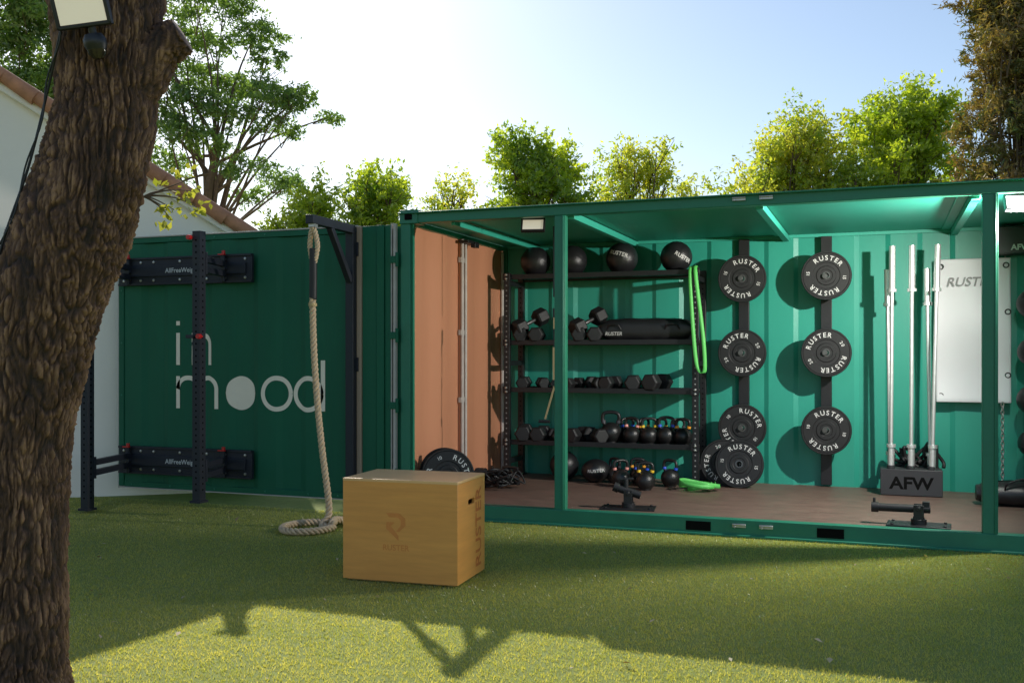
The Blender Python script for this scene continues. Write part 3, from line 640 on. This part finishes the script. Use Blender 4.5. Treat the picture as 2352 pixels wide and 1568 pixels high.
# ------------------------------------------------------------ storage rack
X0,X1,Y0,Y1=.28,2.205,1.86,2.28
sr_=root('storage_rack','black steel four-tier gym storage rack against turquoise wall','storage rack',((X0+X1)/2,2.07,.12)); O=Vector((-(X0+X1)/2,-2.07,-.12))
SZ=(2.18,1.51,1.03,.496)
for x in (X0,X1):
    for y in (Y0,Y1):
        mb=MB(); mb.box(lp(x,y,1.17),(.06,.06,2.10)); mb.box(lp(x,y,.13),(.10,.10,.012))
        for k in range(38):
            zz=.22+k*.052; mb.lathe([(0,.001),(.008,.001)],Matrix.Translation(lp(x,y-.0305,zz))@RY,8,mi=1)
        mb.build('upright',['black','greyprint' if y==Y0 else 'dark'],sr_,bevel=.003)
    for z in (2.12,1.3,.3):
        mb=MB(); mb.box(lp(x,(Y0+Y1)/2,z),(.05,Y1-Y0-.07,.05)); mb.build('side_brace','black',sr_,bevel=.003)
for z in SZ:
    mb=MB(); mb.box(lp((X0+X1)/2,(Y0+Y1)/2,z),(X1-X0-.065,Y1-Y0-.02,.008)); 
    for y in (Y0-.0,Y1): mb.box(lp((X0+X1)/2,y,z+.0),(X1-X0-.065,.012,.05))
    for x in (X0,X1): mb.box(lp(x,Y0-.035,z),(.08,.008,.07)); 
    for x in (X0,X1):
        for dz in (-.02,.02): mb.lathe([(0,.012),(.012,.01),(.014,0)],Matrix.Translation(lp(x,Y0-.04,z+dz))@RY,6,mi=1)
    mb.build('shelf',['black','steel'],sr_,bevel=.002)
def ball(loc,r,rot,label,flat=1.,group='medicine balls'):
    b=root('medicine_ball',label,'medicine ball',loc,rot,group)
    V=[];F=[];nu,nv=48,24; mb=MB()
    for i in range(nv+1):
        th=pi*i/nv
        for j in range(nu):
            ph=2*pi*j/nu
            d=abs(((ph)%(pi/3))-pi/6); rr=r*(1-.022*math.exp(-((d-pi/6)/.05)**2)*math.sin(th))
            V.append((rr*math.sin(th)*math.cos(ph),rr*math.sin(th)*math.sin(ph),rr*flat*math.cos(th)))
    for i in range(nv):
        for j in range(nu): F.append((i*nu+j,(i+1)*nu+j,(i+1)*nu+(j+1)%nu,i*nu+(j+1)%nu))
    mb.add(V,F); mb.build('leather_shell','leather',b,ang=80)
    mb=MB()
    def fn(u,v):
        a=u/r; e_=v/r; return Vector((math.sin(a)*math.cos(e_),-math.cos(a)*math.cos(e_),math.sin(e_)*flat))*(r*1.006)
    mb.text('RUSTER',r*.36,fn); mb.build('lettering','white',b,smooth=False); return b
sh=SZ[0]+.006
mball='round black leather medicine ball on top rack shelf'
B0=ball((.525,2.03,sh+.155),.155,(rad(10),rad(100),rad(130)),mball)
copy_thing(B0,(.919,2.03,sh+.155),(rad(20),rad(70),rad(200)))
copy_thing(B0,(1.438,2.03,sh+.160),(rad(-8),rad(15),rad(-2)),'round black medicine ball with white lettering on top shelf',1.03)
copy_thing(B0,(1.984,2.03,sh+.155),(rad(14),rad(28),rad(42)),'round black medicine ball with tilted white lettering on shelf')
copy_thing(B0,(.86,1.95,.12+.148),(rad(30),rad(80),rad(150)),'black medicine ball on the floor under the rack',.95)
ball((1.21,1.88,.12+.115),.145,(0,rad(-4),rad(18)),'flattened black medicine ball with white lettering on floor',.8)
def dumbbell(loc,rot,label,hr=.07,L0=.32,group='hex dumbbells'):
    d=root('hex_dumbbell',label,'dumbbell',loc,rot,group)
    for s in (-1,1):
        mb=MB(); hexp=lambda k:[(k*math.cos(pi/3*i),k*math.sin(pi/3*i)) for i in range(6)]
        V=[];zs=[(s*L0*.18,.8),(s*L0*.21,1),(s*L0*.46,1),(s*L0*.5,.82)]
        for z,k in zs: V+=[(x,z,y) for x,y in hexp(hr*k)]
        F=[tuple(range(6)),tuple(range(18,24))]
        for i in range(3):
            for j in range(6): F.append((i*6+j,i*6+(j+1)%6,i*6+6+(j+1)%6,i*6+6+j))
        mb.add(V,F); mb.build('head','rubber',d,ang=20,bevel=.003)
    mb=MB(); mb.tube([(0,-L0*.2,0),(0,-L0*.08,0),(0,0,0),(0,L0*.08,0),(0,L0*.2,0)],[.013,.015,.0175,.015,.013],14); mb.build('handle','dsteel',d); return d
hz=lambda hr:hr*.866
D0=dumbbell((.396,2.04,SZ[2]+.006+hz(.07)),(0,0,rad(12)),'black rubber hex dumbbell with steel handle on rack shelf')
for x,sc,rz_ in ((.60,.95,25),(.76,.85,8),(.934,.95,-15),(1.16,1.05,35),(1.322,1.1,-8),(1.553,1.2,10),(1.793,1.3,-12)):
    copy_thing(D0,(x,2.04,SZ[2]+.006+hz(.07)*sc),(0,0,rad(rz_)),None,sc)
for x,sc,rz_ in ((.40,1.3,15),(.58,1.2,5),(.74,1.0,30),(.98,1.2,-10),(1.15,1.2,40)):
    copy_thing(D0,(x,2.04,SZ[3]+.006+hz(.07)*sc),(0,0,rad(rz_)),None,sc)
for x in (.38,.54,1.00,1.16):
    copy_thing(D0,(x,2.03,SZ[1]+.006+hz(.07)*1.2),(0,0,rad(14)),None,1.2)
for x in (.47,1.09):
    copy_thing(D0,(x,2.02,SZ[1]+.21),(rad(26),rad(20),rad(-28)),'black hex dumbbell stacked on two others on shelf',1.3)
def kettlebell(loc,rz_,ring,label,s=1.):
    k=root('kettlebell',label,'kettlebell',loc,(0,0,rad(rz_)),'kettlebells')
    mb=MB(); R=.095; mb.lathe([(0,0),(.05,0),(.06,.006)]+[(R*math.cos(a),.088+R*math.sin(a)*.98) for a in [rad(q) for q in range(-52,80,9)]]+[(0,.088+R*.98)],None,40); mb.build('body','iron',k,ang=60)
    P=[(-.052,0,.155),(-.068,0,.185),(-.072,0,.225),(-.055,0,.258),(0,0,.268),(.055,0,.258),(.072,0,.225),(.068,0,.185),(.052,0,.155)]
    mb=MB(); S_=spline(P,5); mb.tube(S_,.0155,12); mb.build('handle','iron',k,ang=60)
    for sx in (-1,1):
        mb=MB(); mb.cyl((sx*.063,0,.174),(sx*.068,0,.196),.020,14); mb.build('colour_band',ring,k)
    k.scale=(s,)*3; return k
zs_=SZ[3]+.006
for x,y,z,rz_,ring,s in ((1.32,2.05,zs_,10,'purple',1.15),(1.54,2.03,zs_,-15,'pink',.95),(1.715,2.03,zs_,20,'yellow',.95),(1.885,2.04,zs_,8,'blue',1.0),(2.05,2.03,zs_,-10,'orange',.95),
    (1.46,2.17,zs_,40,'blue',.9),(1.63,2.18,zs_,60,'orange',.9),(1.80,2.19,zs_,50,'yellow',.9),(1.97,2.19,zs_,30,'purple',.9),(1.80,1.49,.121,12,'yellow',.95),(1.53,1.62,.121,35,'pink',.95),(1.97,1.80,.121,-20,'blue',.95),(1.62,1.95,.121,15,'orange',.9),(1.40,1.9,.121,-30,'purple',.9),(1.70,1.76,.121,-10,'blue',.9)):
    kettlebell((x,y,z),rz_,ring,'black kettlebell with %s handle bands %s'%({'purple':'dark grey'}.get(ring,ring),'on rack shelf' if z>.3 else 'on container floor'),s)
mb=MB(); V=[];F=[];nx,na=24,24
for i in range(nx+1):
    u=i/nx; e_=(1-abs(2*u-1)**6)**.4 if 0<u<1 else .35
    for j in range(na):
        a=2*pi*j/na; c_,s_=math.cos(a),math.sin(a); k=1/((abs(c_)**4+abs(s_)**4)**.25)
        V.append((-.47+.94*u,.15*c_*k*(.85+.15*e_),.115*s_*k*e_+.115+.006*noise.noise(Vector((u*9,c_*2,s_*2)))*2))
for i in range(nx):
    for j in range(na): F.append((i*na+j,(i+1)*na+j,(i+1)*na+(j+1)%na,i*na+(j+1)%na))
F+=[tuple(range(na)),tuple(nx*na+j for j in range(na))]
mb.add(V,F); bg=root('sandbag','long black training sandbag lying on middle rack shelf','sandbag',(1.69,2.05,SZ[1]+.006)); mb.build('shell','leather',bg,ang=70)
for x in (-.3,.28):
    mb=MB(); mb.tube([(x-.07,-.15,.12),(x-.05,-.175,.16),(x,-.18,.17),(x+.05,-.175,.16),(x+.07,-.15,.12)],.009,8); mb.build('handle','black',bg)
mb=MB(); mb.text('RUSTER',.05,lambda a,b:Vector((a-.30+b*.2,-.163,b+.06))); mb.build('lettering','white',bg,smooth=False)
def bandloop(name,P,w_,label,col,axis):
    mb=MB(); S_=spline(P,8); K=len(S_); V=[];F=[]; A_=Vector(axis)
    for p_ in S_: V+=[p_-A_*w_/2,p_+A_*w_/2]
    F=[(2*i,2*i+1,2*i+3,2*i+2) for i in range(K-1)]; mb.add(V,F); o=mb.build(name,col,ang=80); s=o.modifiers.new('thick','SOLIDIFY'); s.thickness=.004
    tag(o,label,'resistance band',None); return o
bandloop('resistance_band',[(2.17,1.93,2.19),(2.165,1.86,2.225),(2.165,1.80,2.20),(2.17,1.775,2.05),(2.19,1.77,1.7),(2.22,1.77,1.35),(2.25,1.77,1.24),(2.285,1.76,1.21),(2.31,1.75,1.26),(2.30,1.745,1.5),(2.265,1.75,1.8),(2.225,1.765,2.1),(2.21,1.80,2.215),(2.205,1.86,2.235),(2.20,1.93,2.20)],.036,'bright green resistance band looped over rack corner','bandgreen',(.94,.33,0))
mb=MB(); K=60; V=[];F=[]
for i in range(K+1):
    a=i*.32; r_=.09+.07*(i/K)+.03*math.sin(i*.5); x=2.27+1.25*r_*math.cos(a); y=1.62+.9*r_*math.sin(a); z=.150+.022*math.sin(a*1.3)+.0008*i
    V+=[(x,y,z-.02),(x*.98+2.27*.02,y*.98+1.62*.02,z+.02)]
F=[(2*i,2*i+2,2*i+3,2*i+1) for i in range(K)]; mb.add(V,F); o=mb.build('resistance_band','bandgreen',ang=80); s=o.modifiers.new('thick','SOLIDIFY'); s.thickness=.004; tag(o,'coiled bright green resistance band on the container floor','resistance band')
st=root('suspension_trainer','black and tan suspension straps with hanging handles','suspension trainer',(1.19,.62,2.5)); O=Vector((-1.19,-.62,-2.5))
mb=MB(); mb.box(lp(1.19,.62,2.2),(.03,.004,.62)); mb.box(lp(1.19,.62,1.74),(.035,.02,.10)); mb.box(lp(1.19,.615,1.55),(.022,.006,.36)); mb.build('main_strap','black',st)
mb=MB(); mb.box(lp(1.192,.61,1.66),(.024,.008,.10)); mb.box(lp(1.185,.61,1.30),(.02,.006,.30)); mb.beam(lp(1.19,.62,1.12),lp(1.10,.62,.82),.003,.016); mb.beam(lp(1.19,.62,1.12),lp(1.26,.62,.84),.003,.016); mb.build('webbing','strap',st)
for xa,za in ((1.05,.80),(1.21,.82)):
    mb=MB(); mb.cyl(lp(xa,.60,za),lp(xa+.1,.60,.80),.014,12); mb.build('handle','rubber',st)
mb=MB(); mb.box(lp(1.19,.61,1.14),(.04,.015,.05)); mb.build('buckle','rubber',st)

# ------------------------------------------------------------ barbells + holder
bh=root('barbell_holder','black steel floor box holding vertical barbells','barbell holder',(4.12,2.02,.121))
mb=MB(); mb.box((0,0,.12),(.52,.24,.235)); 
for x in (-.17,.0,.17):
    for y in (-.06,.06): mb.cyl((x,y,.235),(x,y,.27),.033,16)
b_=mb.build('box','holder',bh,bevel=.006)
mb=MB(); mb.text('AFW',.15,lambda a,b:Vector((a*1.1,-.1212,b+.065))); lo=mb.build('lettering','dark',bh,smooth=False)
def barbell(loc,tilt,Lb):
    b=root('barbell','chrome olympic barbell standing upright in black floor holder','barbell',loc,tilt,'barbells')
    sl_=.40 if Lb>2.1 else .32
    mb=MB(); mb.cyl((0,0,sl_),(0,0,Lb-sl_),.017,16); mb.build('shaft','chrome',b)
    for z0,z1,c in ((0,sl_,sl_),(Lb-sl_,Lb,Lb-sl_)):
        mb=MB(); mb.cyl((0,0,z0),(0,0,z1),.028,20); mb.lathe([(.026,-.016),(.040,-.014),(.040,.014),(.026,.016)],Matrix.Translation((0,0,c)),24); mb.build('sleeve','chrome',b)
    return b
for x,y,tx,ty,Lb in ((3.95,1.96,-.4,.3,2.2),(3.95,2.08,.2,-.9,2.0),(4.12,1.96,-.3,0.2,2.2),(4.29,2.08,0.3,-1.0,2.0),(4.29,1.96,-.3,1.3,2.2)):
    barbell((x,y,.165),(rad(-tx),rad(ty),0),Lb)
mb=MB(); 
for k in range(9):
    P=[(4.0+.04*k+random.uniform(-.05,.05),2.2,.40+random.uniform(-.08,.12)) for q in range(6)]; 
    mb.tube(spline([Vector(p_)+Vector((random.uniform(-.08,.08),random.uniform(-.03,.03),random.uniform(-.08,.08))) for p_ in P],5),.016,8)
o=mb.build('battle_rope','rubber',ang=60); tag(o,'bundled black rope hanging behind the barbell holder','rope')
mt=root('exercise_mat','silver grey folding exercise mat hung on wall','exercise mat',(4.65,2.30,.95))
mb=MB(); V=[];F=[];nx,nz=24,30
for i in range(nx+1):
    for j in range(nz+1):
        u=i/nx;v=j/nz; yy=.012*math.sin(v*9)+.010*math.sin(u*5+v*3)-.03*(1-v)**3; V.append((-.31+.62*u,yy-.02,1.31*v))
for i in range(nx):
    for j in range(nz): a=i*(nz+1)+j; F.append((a,a+nz+1,a+nz+2,a+1))
mb.add(V,F); o=mb.build('vinyl_sheet','silver',mt,ang=80); s=o.modifiers.new('thick','SOLIDIFY'); s.thickness=.02; s.offset=1
bv=o.modifiers.new('b','BEVEL'); bv.width=.008; bv.segments=2
for x,z in ((-.27,1.24),(.27,1.24),(.285,.82),(.285,.25),(-.27,.06),(.27,.06)):
    mb=MB(); mb.tube([(x+.022*math.cos(a),-.05,z+.022*math.sin(a)) for a in [i*2*pi/16 for i in range(16)]],.006,8,closed=True); mb.build('grommet','black',mt)
mb=MB(); mb.text('RUSTER',.115,lambda a,b:Vector((a+b*.25-.02,-.055,b+1.06))); mb.build('lettering','greyprint',mt,smooth=False)
for x in (-.27,.27):
    mb=MB(); mb.beam((x,-.02,1.26),(x,.04,1.36),.012,.012); mb.build('hook','steel',mt)
br=root('ball_rack','black wall rack with cradle arms for balls','ball rack',(5.12,2.30,.3))
mb=MB(); mb.box((0,0,1.0),(.08,.05,2.0)); mb.build('rail','black',br,bevel=.003)
for z in (1.60,1.18,.76,.38):
    mb=MB(); mb.tube([(.12*math.cos(a),-.24+.12*math.sin(a)-.0,z-.10) for a in [i*2*pi/20 for i in range(20)]],.01,8,closed=True); mb.cyl((0,-.12,z-.10),(0,0,z-.10),.012,10); mb.build('cradle','black',br)
for z,q in ((1.60,.84),(1.18,.80),(.76,.84),(.38,.78)): 
    copy_thing(B0,(5.11,2.06,.3+z-.07),(rad(random.uniform(-20,40)),rad(80),rad(random.uniform(60,200))),'round black slam ball resting in wall cradle',q)
cb_=root('wall_cabinet','black steel wall unit with white lettering','wall unit',(5.02,2.22,2.28)); 
mb=MB(); mb.box((0,0,.12),(.38,.24,.24)); mb.box((0,-.122,.225),(.38,.008,.02)); mb.build('case','black',cb_,bevel=.006)
mb=MB(); mb.text('AFW',.07,lambda a,b:Vector((a-.0,-.1215,b+.03))); mb.build('lettering','white',cb_,smooth=False)
mb=MB()
for i in range(22):
    R=Euler((0,0,rad(90*(i%2)+20))).to_matrix()
    mb.tube([Vector((4.86,1.95,.95-i*.034))+R@Vector((.012*math.cos(a),0,.024*math.sin(a))) for a in [k*2*pi/12 for k in range(12)]],.0045,6,closed=True)
o=mb.build('chain','steel'); tag(o,'thin steel chain hanging beside the ball rack','chain')
db=root('duffel_bag','black duffel bag lying on the container floor','bag',(4.98,1.60,.121))
mb=MB(); V=[];F=[]
for i in range(nx+1):
    u=i/nx; e_=max(.25,(1-abs(2*u-1)**5))**.35
    for j in range(na):
        a=2*pi*j/na; V.append((-.36+.72*u,.15*math.cos(a)*e_+.01*noise.noise(Vector((u*12,a,0))),max(0,.105*math.sin(a)*e_+.10+.012*noise.noise(Vector((u*10,math.cos(a)*2,math.sin(a)*2))))))
for i in range(nx):
    for j in range(na): F.append((i*na+j,(i+1)*na+j,(i+1)*na+(j+1)%na,i*na+(j+1)%na))
F+=[tuple(range(na)),tuple(nx*na+j for j in range(na))]
mb.add(V,F); mb.build('body','leather',db,ang=70)
mb=MB(); mb.tube(spline([(-.15,-.13,.14),(-.13,-.16,.20),(0,-.14,.24),(.13,-.16,.20),(.15,-.13,.14)],6),.008,8); mb.build('handle','black',db)
mb=MB(); mb.tube(spline([(-.2,.0,.2),(-.1,-.05,.215),(.1,-.05,.215),(.2,0,.2)],4),.004,6); mb.build('zip','dark',db)
def landmine(loc,rz_,label,long):
    l=root('landmine_attachment',label,'landmine base',loc,(0,0,rad(rz_)),'landmine bases')
    mb=MB(); mb.box((0,0,.006),(.44,.24,.012)); 
    for x in (-.18,.18):
        for y in (-.09,.09): mb.cyl((x,y,.012),(x,y,.022),.012,8)
    mb.build('base_plate','black',l,bevel=.003)
    mb=MB(); mb.cyl((0,0,.012),(0,0,.05),.055,24); mb.cyl((0,0,.05),(0,0,.065),.04,24); mb.box((0,-.045,.10),(.07,.012,.11)); mb.box((0,.045,.10),(.07,.012,.11)); mb.cyl((0,-.07,.13),(0,.07,.13),.013,14); mb.lathe([(0,.012),(.022,.01),(.022,0)],Matrix.Translation((0,-.058,.13))@RY,6); mb.build('pivot','black',l,bevel=.002)
    mb=MB()
    if long: mb.cyl((.08,0,.125),(-.30,0,.12),.03,20); mb.cyl((-.28,0,.12),(-.33,0,.12),.038,20); mb.box((.05,0,.15),(.05,.05,.06)); mb.cyl((-.31,0,.12),(-.31,0,.19),.01,10)
    else: mb.cyl((.10,0,.11),(-.10,0,.17),.032,20); mb.cyl((-.08,0,.165),(-.12,0,.18),.04,20); mb.cyl((-.02,0,.15),(-.02,0,.24),.02,14); mb.cyl((-.07,0,.235),(.04,0,.245),.012,10)
    mb.build('bar_sleeve','rubber',l,bevel=.002)
landmine((1.92,.33,.121),8,'black landmine pivot with upright sleeve on container floor',False)
landmine((4.13,.27,.121),-4,'black landmine pivot with long horizontal sleeve on floor',True)
mb=MB()
for k in range(14):
    c=Vector((.42+random.uniform(-.1,.14),1.15+random.uniform(-.15,.1),.17)); P=[c+Vector((random.uniform(-.16,.16),random.uniform(-.12,.12),random.uniform(-.03,.14))) for q in range(7)]
    mb.tube(spline(P,5),.014 if k%2 else .009,8)
o=mb.build('strap_pile','rubber',ang=60); tag(o,'tangled black training straps piled on the container floor','straps')
